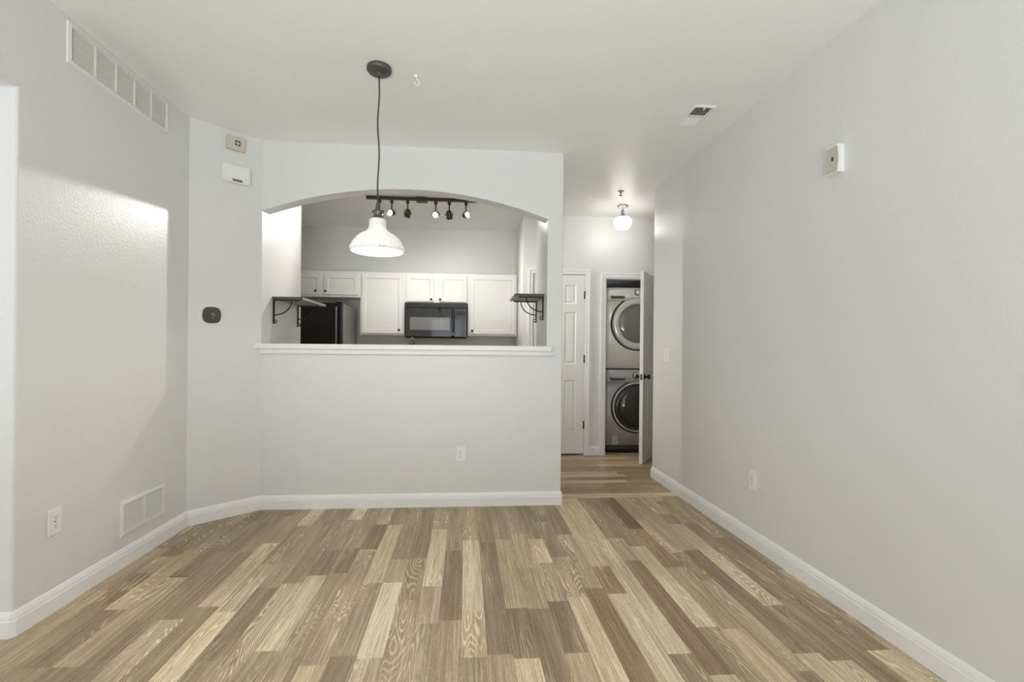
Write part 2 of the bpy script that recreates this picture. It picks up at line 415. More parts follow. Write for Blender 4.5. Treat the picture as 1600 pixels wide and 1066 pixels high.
m = MB(); m.prism([(XR, -2.62), (XR, YR), (XR + T, YR), (XR + T, -2.62)], 'z', ZB, ZT, bev=lambda c, d: vertical(d) and c.y > 4.3, off=.012)
struct(m.build('wall_right', 'wall'), 'long plain right wall')
# hall back wall with two door openings
m = MB(); m.prism([(.645, ZB), (.772, ZB), (.772, 2.068), (1.366, 2.068), (1.366, ZB), (1.606, ZB), (1.606, 2.042), (2.216, 2.042), (2.216, ZB), (3.2, ZB), (3.2, ZT), (.645, ZT)], 'y', YH, YH + .088)
struct(m.build('wall_hall', 'wall'), 'white hall end wall above the doors')
m = MB(); m.box(.645, .745, YH + .087, YK + .1, ZB, ZT); struct(m.build('wall_kitchen_right', 'wall'))
m = MB(); m.box(-2.5, .70, YK, YK + .1, ZB, ZT); struct(m.build('wall_kitchen', 'wall'), 'kitchen back wall above the white cabinets')
m = MB(); m.box(-2.5, -2.36, 4.47, YK + .1, ZB, ZT); struct(m.build('wall_kitchen_left', 'wall'))
m = MB(); m.box(XR + T - .02, 3.2, YR, YR + .1, ZB, ZT); struct(m.build('wall_hall_near', 'wall'))
m = MB(); m.box(3.1, 3.2, YR, YH + .1, ZB, ZT); struct(m.build('wall_hall_right', 'wall'))
# laundry closet
m = MB(); m.box(1.50, 1.58, YH + .088, 6.32, ZB, ZT); m.box(2.42, 2.5, YH + .088, 6.32, ZB, ZT); m.box(1.5, 2.5, 6.24, 6.32, ZB, ZT)
struct(m.build('wall_closet', 'wall'))
m = MB(); m.box(.74, 1.45, YH + .5, YH + .56, ZB, ZT); struct(m.build('wall_closet_back', 'wall'))
# behind the camera
def wall_back():
    m = MB()
    xs = [(-4.75, -4.15), (-2.45, -1.03), (.93, 1.92)]
    for a, b in xs: m.box(a, b, YB - .12, YB, ZB, ZT)
    m.box(-1.03, .93, YB - .12, YB, 2.13, ZT)
    m.box(-4.15, -2.45, YB - .12, YB, 2.1, ZT); m.box(-4.15, -2.45, YB - .12, YB, ZB, .6)
    return m.build('wall_back', 'wall')
struct(wall_back())
m = MB()
m.box(-4.75, -4.63, -2.6, -.3, ZB, ZT); m.box(-4.75, -4.63, 1.7, 3.5, ZB, ZT); m.box(-4.75, -4.63, -.3, 1.7, ZB, .5); m.box(-4.75, -4.63, -.3, 1.7, 2.1, ZT)
struct(m.build('wall_far_left', 'wall'))
m = MB(); m.box(-4.75, XL - T + .01, 3.34, 3.46, ZB, ZT); struct(m.build('wall_side_room', 'wall'))
def window(name, x0, x1, z0, z1, bars):
    r = bpy.data.objects.new(name, None); C.objects.link(r); r.location = (0, YB - .06, 0); struct(r)
    f = MB()
    for a, b, c, d in ((x0, x0 + .06, z0, z1), (x1 - .06, x1, z0, z1), (x0, x1, z0, z0 + .07), (x0, x1, z1 - .06, z1)): f.box(a, b, -.04, .04, c, d)
    for bx in bars: f.box(bx - .04, bx + .04, -.035, .035, z0, z1)
    f.build('window_frame', 'trim', r)
    g = MB(); g.box(x0 + .05, x1 - .05, -.004, .004, z0 + .06, z1 - .05); g.build('pane', 'glass', r)
window('window_1', -1.03, .93, 0.0, 2.13, (-.05,))
window('window_2', -4.15, -2.45, .6, 2.1, (-3.3,))
window('window_added', -1.0, 1.0, .5, 2.1, (0,))  # made-up window, added to let side fill reach the right wall
w3 = bpy.data.objects['window_added']; w3.location = (-4.69, .7, 0); w3.rotation_euler = (0, 0, PI / 2)

# ---- baseboards (mitred sweep)
BB = [(0, 0), (.015, 0), (.015, .066), (.0125, .071), (.0125, .078), (.009, .09), (.004, .101), (0, .103)]
def baseboards(path, names, k):
    """path in plan, room on the right hand side of travel when k=1"""
    pts = [Vector(p) for p in path]; n = len(pts)
    def nrm(i):
        d = (pts[i + 1] - pts[i]).normalized(); return Vector((d.y, -d.x)) * k
    offs = []
    for i in range(n):
        if i == 0: o = nrm(0)
        elif i == n - 1: o = nrm(n - 2)
        else:
            a, b = nrm(i - 1), nrm(i); o = (a + b) / (1 + a.dot(b))
        offs.append(o)
    out = {}
    for i in range(n - 1):
        m = out.setdefault(names[i], MB())
        r0 = [(pts[i].x + offs[i].x * t, pts[i].y + offs[i].y * t, z) for t, z in BB]
        r1 = [(pts[i + 1].x + offs[i + 1].x * t, pts[i + 1].y + offs[i + 1].y * t, z) for t, z in BB]
        for j in range(len(BB) - 1):
            f = m.face([r0[j], r1[j], r1[j + 1], r0[j + 1]])
        m.face(r0[::-1]); m.face(r1)
    for nm, m in out.items(): struct(m.build(nm, 'trim'))
baseboards([(XL - .6, 2.11), (XL - .008, 2.11), (XL, 2.118), A], ['baseboard_jamb', 'baseboard_left', 'baseboard_left'], 1)
baseboards([(XL, 3.2), A, B, (.6, YF)], ['baseboard_tmp', 'baseboard_corner', 'baseboard_tmp2'], 1)
for nm in ('baseboard_tmp', 'baseboard_tmp2'):
    bpy.data.objects.remove(bpy.data.objects[nm])
baseboards([A, B, (XE - .007, YF), (XE, YF + .007), (XE, 4.228)], ['baseboard_tmp', 'baseboard_front', 'baseboard_front', 'baseboard_return'], 1)
bpy.data.objects.remove(bpy.data.objects['baseboard_tmp'])
baseboards([(XR, -2.5), (XR, YR - .01), (XR + .01, YR), (XR + .3, YR)], ['baseboard_right', 'baseboard_right', 'baseboard_hall_near'], -1)
baseboards([(1.404, YH), (1.55, YH)], ['baseboard_hall'], 1)

# ------------------------------------------------------------------ ledge of the pass through
led = thing('serving_ledge', 'white painted serving ledge running along the arched pass-through', 'ledge', (0, YF, 1.16))
m = MB(); m.prism([(-1.548, -.04), (.667, -.04), (.667, 0), (.6325, 0), (.6325, .15), (-1.5025, .15), (-1.5095, 0), ], 'z', .034, .073,
                  bev=lambda c, d: c.y < -.01, off=.006)
m.build('ledge_board', 'trim', led)
m = MB(); m.prism([(-.018, .0), (-.012, -.004), (0, -.004), (0, .034), (-.02, .034), (-.02, .012)], 'x', -1.515, .684); m.build('apron_moulding', 'trim', led)

# ------------------------------------------------------------------ doors
def six_panel(w, h, t, stile=.096, pw=.135, rows=((.245, .845), (1.025, 1.62), (1.715, 1.93))):
    """leaf from x=0..w, y=0..t (front face y=0), z=0..h"""
    m = MB(); bm = m.bm
    mull = w - 2 * stile - 2 * pw
    xs = [0, stile, stile + pw, stile + pw + mull, w - stile, w]; zs = [0] + [v for r in rows for v in r] + [h]
    for side in (0, 1):
        y = 0 if side == 0 else t; s = 1 if side == 0 else -1
        for i in range(5):
            for j in range(len(zs) - 1):
                x0, x1, z0, z1 = xs[i], xs[i + 1], zs[j], zs[j + 1]
                if i in (1, 3) and j % 2 == 1:
                    rect = [(x0, x1, z0, z1, 0), (x0 + .012, x1 - .012, z0 + .012, z1 - .012, .008), (x0 + .018, x1 - .018, z0 + .018, z1 - .018, .008), (x0 + .036, x1 - .036, z0 + .036, z1 - .036, .003)]
                    R = [[(a, y + s * d, c), (b, y + s * d, c), (b, y + s * d, e), (a, y + s * d, e)] for a, b, c, e, d in rect]
                    for p, q in zip(R, R[1:]):
                        for k in range(4): m.face([p[k], p[(k + 1) % 4], q[(k + 1) % 4], q[k]])
                    m.face(R[-1])
                else:
                    m.face([(x0, y, z0), (x1, y, z0), (x1, y, z1), (x0, y, z1)])
    for a, b in (((0, 0), (0, t)), ((w, 0), (w, t))): m.face([(a[0], a[1], 0), (b[0], b[1], 0), (b[0], b[1], h), (a[0], a[1], h)])
    for z in (0, h): m.face([(0, 0, z), (w, 0, z), (w, t, z), (0, t, z)])
    bmesh.ops.remove_doubles(bm, verts=bm.verts, dist=1e-5)
    return m
def hinge(parent, x, z):
    m = MB(); m.tube([(x, -.004, z - .045), (x, -.004, z + .045)], .006, 10); m.box(x - .012, x + .012, -.003, .001, z - .044, z + .044)
    return m.build('hinge', 'hinge', parent)
def knob(parent, x, z, t):
    m = MB()
    for y, s in ((0, -1), (t, 1)):
        m.lathe([(.032, 0), (.032, .004), (.026, .008), (.012, .01), (.011, .028), (.018, .034), (.026, .042), (.027, .052), (.02, .06), (.001, .063)], 20, (x, y, z), (0, s, 0))
    return m.build('knob', 'bronze', parent)
d1 = bpy.data.objects.new('door_1', None); C.objects.link(d1); d1.location = (.7755, YH - .002, .018); struct(d1, 'closed white six panel door at the hall end')
six_panel(.588, 2.045, .035).build('door_leaf', 'door', d1)
for z in (.33, 1.087, 1.82): hinge(d1, .5915, z)
knob(d1, .06, .9, .035)
# open laundry door, hinged on the right jamb and swung into the hall
ang = math.atan2(.346, .49)
d2 = bpy.data.objects.new('door_2', None); C.objects.link(d2); d2.location = (2.2140, YH - .012, .012); d2.rotation_euler = (0, 0, math.radians(54.8)); struct(d2, 'open white six panel laundry door')
lf = six_panel(.603, 2.03, .035); bmesh.ops.translate(lf.bm, vec=(-.603, 0, 0), verts=lf.bm.verts)
lf.build('door_leaf', 'door', d2)
knob(d2, -.603 + .062, .917, .035)
m = MB(); m.box(-.6045, -.6025, .006, .029, .885, .945); m.box(-.61, -.604, .012, .023, .905, .925); m.build('latch_plate', 'pewter', d2)
for z in (.2, 1.0, 1.82): hinge(d2, -.002, z)
def casing(name, x0, x1, ztop, label):
    """door casing: stepped flat profile round the opening"""
    m = MB(); prof = [(0, 0), (0, -.009), (.012, -.012), (.03, -.012), (.042, -.017), (.056, -.017), (.056, 0)]
    def run(inner, dx, dz, p0, p1):
        pass
    # left leg, head, right leg as a mitred sweep
    P = [(x0, ZB * 0), (x0, ztop), (x1, ztop), (x1, 0)]
    D = [Vector((-1, 0)), Vector((-1, 1)), Vector((1, 1)), Vector((1, 0))]
    R = [[(p[0] + d.x * t, YH + y, p[1] + d.y * t) for t, y in prof] for p, d in zip(P, D)]
    for a, b in zip(R, R[1:]):
        for k in range(len(prof) - 1): m.face([a[k], b[k], b[k + 1], a[k + 1]])
    m.face(R[0]); m.face(R[-1])
    # jamb lining
    m.box(x0 - .002, x0 + .012, YH, YH + .088, 0, ztop); m.box(x1 - .012, x1 + .002, YH, YH + .088, 0, ztop); m.box(x0, x1, YH, YH + .088, ztop - .012, ztop + .002)
    return struct(m.build(name, 'trim'), label)
def casing_only(name, x0, x1, ztop, label):
    m = MB(); prof = [(0, 0), (0, -.009), (.012, -.012), (.03, -.012), (.042, -.017), (.056, -.017), (.056, 0)]
    P = [(x0, 0), (x0, ztop), (x1, ztop), (x1, 0)]; D = [Vector((-1, 0)), Vector((-1, 1)), Vector((1, 1)), Vector((1, 0))]
    R = [[(p[0] + d.x * t, YH + y, p[1] + d.y * t) for t, y in prof] for p, d in zip(P, D)]
    for a, b in zip(R, R[1:]):
        for k in range(len(prof) - 1): m.face([a[k], b[k], b[k + 1], a[k + 1]])
    m.face(R[0]); m.face(R[-1])
    return struct(m.build(name, 'trim'), label)
casing_only('trim_2', .768, 1.370, 2.072, 'white casing round the closed hall door')
casing('trim_3', 1.606, 2.216, 2.042, 'white casing round the laundry opening')

# ------------------------------------------------------------------ pendant lamp
def pendant():
    t = thing('pendant_lamp', 'hanging pendant lamp with white bell glass shade on a long grey cord', 'lamp', (-.482, 2.64, 0))
    m = MB(); m.lathe([(0, H), (.064, H), (.066, H - .006), (.066, H - .018), (.06, H - .026), (0, H - .028)], 40); m.lathe([(.012, H - .026), (.012, H - .04), (.005, H - .046)], 16, cap1=True); m.build('ceiling_canopy', 'canopy', t)
    pts = [(0, 0, H - .04)] + [(.006 * math.sin(i * .9) * math.sin(PI * i / 14), .003 * math.sin(i * 1.3), H - .04 - (H - .04 - 1.99) * i / 14) for i in range(1, 15)]
    pts[-1] = (0, 0, 1.985)
    m = MB(); m.tube(pts, .0042, 8); m.build('cord', 'cord', t)
    m = MB(); m.lathe([(.004, 2.0), (.009, 1.995), (.012, 1.975), (.014, 1.965), (.022, 1.958), (.026, 1.948), (.022, 1.94), (.022, 1.925), (.03, 1.92), (.034, 1.912), (.034, 1.905)], 24, cap0=True, cap1=True); 
    m.tube([(.022, 0, 1.945), (.036, 0, 1.945)], .005, 10); m.tube([(-.022, -.01, 1.95), (-.03, -.012, 1.95)], .006, 10)
    m.build('socket', 'pewter', t)
    prof = [(.036, 1.911), (.0435, 1.909), (.0455, 1.9), (.0455, 1.87), (.0475, 1.864), (.049, 1.857), (.058, 1.846), (.070, 1.836), (.080, 1.8295), (.087, 1.8275), (.100, 1.8185), (.117, 1.803), (.129, 1.787), (.137, 1.771), (.1415, 1.763), (.146, 1.757), (.1475, 1.749), (.1455, 1.740), (.140, 1.733)]
    inner = [(r - .004, z - .001) for r, z in prof[::-1]]
    m = MB(); m.lathe(prof + inner[:-1] + [(.036, 1.906)], 56); sh = m.build('lamp_shade', 'shade', t)
    b = MB(); b.lathe([(0, 1.905), (.013, 1.9), (.014, 1.88), (.022, 1.86), (.03, 1.835), (.03, 1.815), (.02, 1.797), (0, 1.79)], 20); b.build('bulb', 'bulbdim', t)
    l = bpy.data.lights.new('pendant_light', 'POINT'); l.energy = 8.5; l.color = (1, .96, .91); l.shadow_soft_size = .03
    lo = bpy.data.objects.new('pendant_light', l); C.objects.link(lo); lo.parent = t; lo.location = (0, 0, 1.77)
pendant()

# ------------------------------------------------------------------ track light
def track_light():
    Y = 4.88
    t = thing('track_light', 'dark bronze ceiling track with six small spot heads in the kitchen', 'lamp', (0, Y, 0))
    m = MB(); m.box(-1.005, .109, -.018, .018, H - .03, H, .002); m.build('track_rail', 'track', t)
    m = MB(); m.box(-.507, -.395, -.035, .035, H - .045, H + .0, .003); m.build('power_feed', 'track', t)
    # x, aim direction of the can, lit towards the room, power
    heads = [(-.873, (.98, -.01, -.3), False, 170, 72), (-.752, (-.37, -.88, -.2), True, 84, 102), (-.593, (-.22, .35, -.9), False, 25, 150),
             (-.310, (-.1, -.95, -.5), True, 8, 56), (-.174, (.12, .55, -.8), False, 28, 150), (-.004, (.5, -.86, -.06), True, 60, 36)]
    for x, d, lit, pw, cone in heads:
        d = Vector(d).normalized(); piv = Vector((x, 0, H - .165))
        m = MB(); m.box(x - .016, x + .016, -.014, .014, H - .062, H - .029, .002); m.tube([(x, 0, H - .06), (x, 0, H - .122)], .0065, 10)
        # yoke ring
        side = d.cross(Vector((0, 0, 1))).normalized(); up = Vector((0, 0, 1))
        m.tube([piv + .038 * (math.cos(a) * side + math.sin(a) * up) for a in [PI * k / 14 for k in range(15)]], .0032, 8)
        hd = m.build('spot_head', 'track', t)
        c = MB(); back = piv - d * .045
        c.lathe([(0, 0), (.014, .0), (.02, .006), (.024, .02), (.026, .05), (.031, .055), (.031, .085), (.029, .085), (.029, .068), (0, .066)], 24, back, d)
        for s in (-1, 1): c.tube([piv + side * .024 * s, piv + side * .044 * s], .005, 8)
        c.build('lamp_can', 'track', hd)
        b = MB(); b.lathe([(0, .0695), (.027, .069), (.024, .076), (.012, .081), (0, .082)], 20, back, d); b.build('bulb', 'bulb' if lit else 'bulbdim', hd)
        l = bpy.data.lights.new('spot_light', 'SPOT'); l.energy = pw; l.spot_size = math.radians(cone); l.spot_blend = 1; l.shadow_soft_size = .022; l.color = (1, .96, .9)
        lo = bpy.data.objects.new('spot_light', l); C.objects.link(lo); lo.parent = hd
        lo.location = back + d * .09; lo.rotation_euler = d.to_track_quat('-Z', 'Y').to_euler()
track_light()

# ------------------------------------------------------------------ hall ceiling lamp and sprinkler
def hall_lamp():
    t = thing('ceiling_lamp', 'small schoolhouse ceiling lamp with white glass globe in the hall', 'lamp', (1.653, 4.92, 0))
    m = MB(); m.lathe([(0, H), (.056, H), (.058, H - .008), (.05, H - .018), (.024, H - .026), (.012, H - .03), (.012, H - .05), (.018, H - .055), (.019, H - .09), (.026, H - .1), (.05, H - .118), (.056, H - .126)], 32); m.build('fitting', 'nickel', t)
    m = MB(); m.lathe([(.052, H - .124), (.075, H - .133), (.09, H - .148), (.094, H - .168), (.09, H - .2), (.075, H - .232), (.045, H - .249), (.0, H - .254)], 36); m.build('glass_globe', 'globe', t)
    l = bpy.data.lights.new('hall_light', 'POINT'); l.energy = 12.5; l.color = (1, .96, .91); l.shadow_soft_size = .1
    lo = bpy.data.objects.new('hall_light', l); C.objects.link(lo); lo.parent = t; lo.location = (0, 0, H - .19)
hall_lamp()
t = thing('fire_sprinkler', 'small metal fire sprinkler head on the hall ceiling', 'sprinkler', (1.483, 4.476, H))
m = MB(); m.lathe([(0, 0), (.03, 0), (.03, -.004), (.012, -.008)], 20); m.build('escutcheon', 'nickel', t)
m = MB(); m.lathe([(.008, -.004), (.008, -.02), (.004, -.024), (.004, -.04)], 12)
for s in (-1, 1): m.tube([(.008 * s, 0, -.015), (.016 * s, 0, -.026), (.006 * s, 0, -.042)], .002, 6)
m.lathe([(0, -.042), (.017, -.042), (.017, -.044), (0, -.045)], 16); m.build('deflector', 'pewter', t)

# ceiling hook
m = MB(); m.lathe([(0, 0), (.013, 0), (.014, -.004), (.006, -.008), (.005, -.014)], 16)
m.tube([(0, 0, -.01), (.004, -.0, -.02), (.014, -.0, -.03), (.02, 0, -.044), (.012, 0, -.055), (.0, 0, -.054), (-.008, 0, -.044), (-.007, 0, -.036)], .0035, 8)
o = tag(m.build('ceiling_hook', 'plastic'), 'small white swag hook on the ceiling right of the pendant', 'hook'); o.location = (-.288, 2.70, H)

# ------------------------------------------------------------------ vents
def grille(name, label, loc, rz, w, h, cols, slats, tilt, half):
    """local: x along the wall, -y out of the wall, origin at the centre on the wall face"""
    t = thing(name, label, 'vent', loc, rz)
    m = MB(); fw = .024
    poly = [(-w / 2, -h / 2), (w / 2, -h / 2), (w / 2, h / 2), (-w / 2, h / 2)]
    outer = [[(x, 0, z) for x, z in poly], [(x * (1 - .004 / w), -.007, z * (1 - .004 / h)) for x, z in poly], [(x - math.copysign(fw * .8, x), -.011, z - math.copysign(fw * .8, z)) for x, z in poly], [(x - math.copysign(fw, x), -.002, z - math.copysign(fw, z)) for x, z in poly]]
    for a, b in zip(outer, outer[1:]):
        for k in range(4): m.face([a[k], a[(k + 1) % 4], b[(k + 1) % 4], b[k]])
    iw = w - 2 * fw
    for c in range(1, cols):
        x = -iw / 2 + iw * c / cols; m.box(x - .005, x + .005, -.0105, -.001, -h / 2 + fw, h / 2 - fw)
    m.build('frame', 'vent', t)
    m = MB(); m.box(-iw / 2, iw / 2, -.0018, -.0004, -h / 2 + fw, h / 2 - fw); m.build('duct_shade', 'duct', t)  # dark plate standing in for the shade behind the louvers
    m = MB(); ih = h - 2 * fw; p = ih / slats
    for s in range(slats):
        z = -ih / 2 + p * (s + .5)
        d0 = Vector((0, math.cos(tilt), math.sin(tilt))) * half
        for (x0, x1) in [(-iw / 2 + iw * c / cols + .004, -iw / 2 + iw * (c + 1) / cols - .004) for c in range(cols)]:
            q = [(x0, -.006 - d0.y, z - d0.z - .0006), (x1, -.006 - d0.y, z - d0.z - .0006), (x1, -.006 + d0.y, z + d0.z - .0006), (x0, -.006 + d0.y, z + d0.z - .0006)]
            q2 = [(a_, b_, c_ + .0014) for a_, b_, c_ in q]
            m.face(q); m.face(q2)
            for k in range(4): m.face([q[k], q[(k + 1) % 4], q2[(k + 1) % 4], q2[k]])
    m.build('louvers', 'vent', t)
    return t
grille('return_air_grille', 'long white five-section return air grille high on the left wall', (XL, 2.724, 2.617), PI / 2, .75, .197, 5, 13, -1.08, .0031)
grille('wall_register', 'white two-section louvered register low on the left wall', (XL, 2.909, .260), PI / 2, .377, .193, 2, 15, 1.08, .0029)
def ceiling_register():
    t = thing('ceiling_register', 'small white supply register on the ceiling near the right wall', 'vent', (1.482, 2.985, H))
    w, l, fw = .145, .262, .02
    poly = [(-w / 2, -l / 2), (w / 2, -l / 2), (w / 2, l / 2), (-w / 2, l / 2)]
    m = MB(); rr = [[(x, y, 0) for x, y in poly], [(x, y, -.004) for x, y in poly], [(x - math.copysign(fw * .6, x), y - math.copysign(fw * .6, y), -.01) for x, y in poly], [(x - math.copysign(fw, x), y - math.copysign(fw, y), -.006) for x, y in poly], [(x - math.copysign(fw, x), y - math.copysign(fw, y), -.0005) for x, y in poly]]
    for a, b in zip(rr, rr[1:]):
        for k in range(4): m.face([a[k], a[(k + 1) % 4], b[(k + 1) % 4], b[k]])
    m.box(-w / 2 + fw, w / 2 - fw, -.008, .008, -.009, -.001); m.build('frame', 'vent', t)
    m = MB(); m.box(-w / 2 + fw, w / 2 - fw, -l / 2 + fw, l / 2 - fw, -.0012, -.0004); m.build('duct_shade', 'slot', t)  # dark sheet on the ceiling face, painted as the shaded duct
    m = MB()
    for k in range(16):
        y = -l / 2 + fw + .008 + k * (l - 2 * fw - .016) / 15
        if abs(y) < .012: continue
        s = 1 if y < 0 else -1; e = .0035; h_ = .0032
        q = [(-w / 2 + fw, y - e, -.005 + s * -h_), (w / 2 - fw, y - e, -.005 + s * -h_), (w / 2 - fw, y + e, -.005 + s * h_), (-w / 2 + fw, y + e, -.005 + s * h_)]
        m.face(q); m.face([(a, b, c - .0008) for a, b, c in q])
    m.build('louvers', 'vent', t)
    m = MB(); m.box(-.004, .004, -l / 2 + .012, -l / 2 + .03, -.018, -.009); m.build('damper_lever', 'vent', t)
ceiling_register()

# ------------------------------------------------------------------ outlets and switch
def outlet(label, loc, rz):
    t = thing('wall_outlet', label, 'outlet', loc, rz, 'duplex outlets low on the walls')
    m = MB(); m.box(-.036, .036, -.0065, 0, -.0585, .0585, .003, 2); m.build('cover_plate', 'plastic', t)
    for z in (.0195, -.0195):
        m = MB(); m.prism([(math.cos(a) * .0175, z + max(-.0125, min(.0125, math.sin(a) * .0175))) for a in [2 * PI * k / 32 for k in range(32)]], 'y', -.0085, -.006)
        s = m.build('socket', 'plastic', t)
        q = MB(); q.box(-.0078, -.0056, -.0088, -.008, z - .001, z + .0075); q.box(.0054, .0074, -.0088, -.008, z, z + .0065)
        q.tube([(0, -.0088, z - .0065), (0, -.008, z - .0065)], .0026, 10); q.build('slots', 'slot', s)
    m = MB(); m.tube([(0, -.0078, 0), (0, -.006, 0)], .0032, 12); m.build('screw', 'pewter', t)
    return t
o1 = outlet('white duplex outlet on the left wall beside the low register', (XL, 2.306, .405), PI / 2)
copy_thing(o1, (-.0265, YF, .402), 0, 'white duplex outlet on the half wall below the serving ledge')
copy_thing(o1, (XR, 2.815, .406), -PI / 2, 'white duplex outlet on the right wall above the baseboard')
t = thing('light_switch', 'white two-gang rocker light switch near the far end of the right wall', 'switch', (XR, 4.085, 1.166), -PI / 2)
m = MB(); m.box(-.058, .058, -.0065, 0, -.0585, .0585, .003, 2); m.build('cover_plate', 'plastic', t)
for x in (-.023, .023):
    m = MB(); m.prism([(-.006, -.034), (-.0125, -.033), (-.0085, 0), (-.0075, .033), (-.006, .034)], 'x', x - .0165, x + .0165); m.build('rocker', 'plastic', t)

# ------------------------------------------------------------------ devices on the angled wall and right wall
def on_angled(u):                            # distance along the angled wall from its left end
    d = Vector((B[0] - A[0], B[1] - A[1])); d.normalize(); return Vector((A[0], A[1])) + d * u
def thermostat():
    p = on_angled(.1375)
    t = thing('thermostat', 'round-cornered black thermostat on a white plate on the angled wall', 'thermostat', (p.x, p.y, 1.424), TH_A)
    def sq(r, n=48, e=3.2, sx=1, sz=1):
        out = []
        for k in range(n):
            a = 2 * PI * k / n; c, s = math.cos(a), math.sin(a)
            out.append((sx * r * math.copysign(abs(c) ** (2 / e), c), sz * r * math.copysign(abs(s) ** (2 / e), s)))
        return out
    def shell(m, secs):
        R = [[(x, y, z) for x, z in sq(r, e=e)] for r, y, e in secs]
        for a, b in zip(R, R[1:]):
            for k in range(48):
                f = m.face([a[k], a[(k + 1) % 48], b[(k + 1) % 48], b[k]], True)
        m.face(R[-1])
        bmesh.ops.remove_doubles(m.bm, verts=m.bm.verts, dist=1e-6)
    m = MB(); shell(m, [(.073, 0, 2.4), (.073, -.002, 2.4), (.071, -.0035, 2.4)]); m.build('wall_plate', 'plastic', t)
    m = MB(); shell(m, [(.0545, -.003, 3), (.0555, -.012, 3), (.0555, -.02, 3), (.053, -.0245, 3), (.0505, -.0255, 3)]); f = m.build('face', 'thermo', t)
    text('digits', '72', .026, 'digits', f, (.004, -.0258, .002), depth=.0002)
    text('mode_line', 'HEAT', .008, 'digits', f, (.004, -.0258, -.017), depth=.0002)
thermostat()
def siren():
    p = on_angled(.277)
    t = thing('alarm_sounder', 'small beige alarm box with round grille high on the angled wall', 'alarm', (p.x, p.y, 2.650), TH_A)
    m = MB(); m.box(-.06, .06, -.034, 0, -.048, .048, .007, 3); m.build('case', 'cream', t)
    m = MB(); m.lathe([(.026, 0), (.026, .003), (.021, .0035)], 28, (.008, -.034, 0), (0, -1, 0)); m.build('grille_ring', 'cream', t)
    m = MB(); m.lathe([(.021, .0), (.0, .0)], 28, (.008, -.0355, 0), (0, -1, 0)); g = m.build('speaker_hole', 'slot', t)
    m = MB(); m.box(.008 - .021, .008 + .021, -.039, -.0355, -.0035, .0035); m.box(.008 - .0035, .008 + .0035, -.039, -.0355, -.021, .021); m.lathe([(.0085, .0), (.0085, .004), (0, .0045)], 16, (.008, -.0355, 0), (0, -1, 0)); m.build('cross_guard', 'cream', t)
siren()
def chime():
    p = on_angled(.280)
    t = thing('door_chime', 'plain white door chime box below the beige alarm box', 'chime', (p.x, p.y, 2.4315), TH_A)
    m = MB(); m.box(-.092, .092, -.045, 0, -.064, .064, .012, 4); m.build('case', 'plastic', t)
    m = MB(); m.box(-.075, .078, -.0475, -.044, -.036, .05, .002, 2); m.build('front_panel', 'plastic', t)
    m = MB(); m.box(-.03, .035, -.0465, -.044, -.056, -.042, .001, 1); m.build('slot', 'duct', t)
chime()
t = thing('motion_sensor', 'slim cream wall sensor high on the right wall', 'sensor', (XR, 2.163, 2.133), -PI / 2)
m = MB(); prof = [(0, -.066), (-.034, -.066)] + [(-.034 + .008 * math.sin(PI * k / 10), -.066 + .132 * k / 10) for k in range(1, 10)] + [(-.034, .066), (0, .066)]
m.prism(prof, 'x', -.036, .036); m.build('case', 'plastic', t)
m = MB(); prof = [(-.0335, -.06)] + [(-.0352 + .008 * math.sin(PI * k / 10), -.06 + .12 * k / 10) for k in range(0, 11)] + [(-.0335, .06)]
prof = [(-.0345 + .008 * math.sin(PI * (k + .5) / 11) , -.06 + .12 * k / 10) for k in range(11)] 
back = [(y + .002, z) for y, z in prof[::-1]]; frn = [(y - .0015, z) for y, z in prof]
m.prism(frn + back, 'x', -.033, .033); f = m.build('front_cover', 'aged', t)
m = MB(); m.box(-.008, .006, -.0295, -.026, -.004, .016); m.build('lens', 'duct', f)

# ------------------------------------------------------------------ wall shelves with scroll brackets
def shelf(label, x, y0, y1, z, depth, dirx, by):
    """board from the wall at x, running y0..y1, sticking out by depth along dirx"""
    t = thing('wall_shelf', label, 'shelf', (x, y0, z), 0, 'small bracket shelves inside the pass-through')
    L = y1 - y0
    m = MB(); m.box(min(0, dirx * depth), max(0, dirx * depth), 0, L, -.02, 0, .002); m.build('board', 'shelf', t)
    m = MB(); m.box(min(0, dirx * depth), max(0, dirx * depth), -.004, .001, -.021, .001, .001, 1); m.build('edge_band', 'edge', t)
    for b in by:
        yy = b - y0
        m = MB(); a0, a1 = sorted((0.0005 * dirx, .009 * dirx))
        m.box(a0, a1, yy - .011, yy + .011, -.205, -.02)
        q0, q1 = sorted((0.0, dirx * (depth - .035))); m.box(q0, q1, yy - .011, yy + .011, -.029, -.02)
        cx, cz, r = dirx * .165, -.15, .13
        pts = []
        for k in range(13):
            s = k / 12; a = s * PI / 2
            pts.append((dirx * (.006 + .135 * math.sin(a)), yy, -.142 + .117 * (1 - math.cos(a))))
        m.tube(pts, .0048, 8)
        br = m.build('bracket', 'iron', t)
        h = MB(); h.tube([(dirx * (.006 + .02 * math.sin(a)), yy, -.178 + .016 * (math.cos(a) - 1) * .9) for a in [k * PI * 1.35 / 10 for k in range(11)]], .004, 8); h.build('hook', 'iron', br)
    return t
shelf('grey board shelf on iron scroll brackets at the left of the pass-through', -1.503, 3.83, 4.45, 1.600, .232, 1, (3.855, 4.395))
shelf('grey board shelf on iron scroll brackets at the right of the pass-through', .633, 3.795, 4.225, 1.655, .238, -1, (3.825, 4.20))

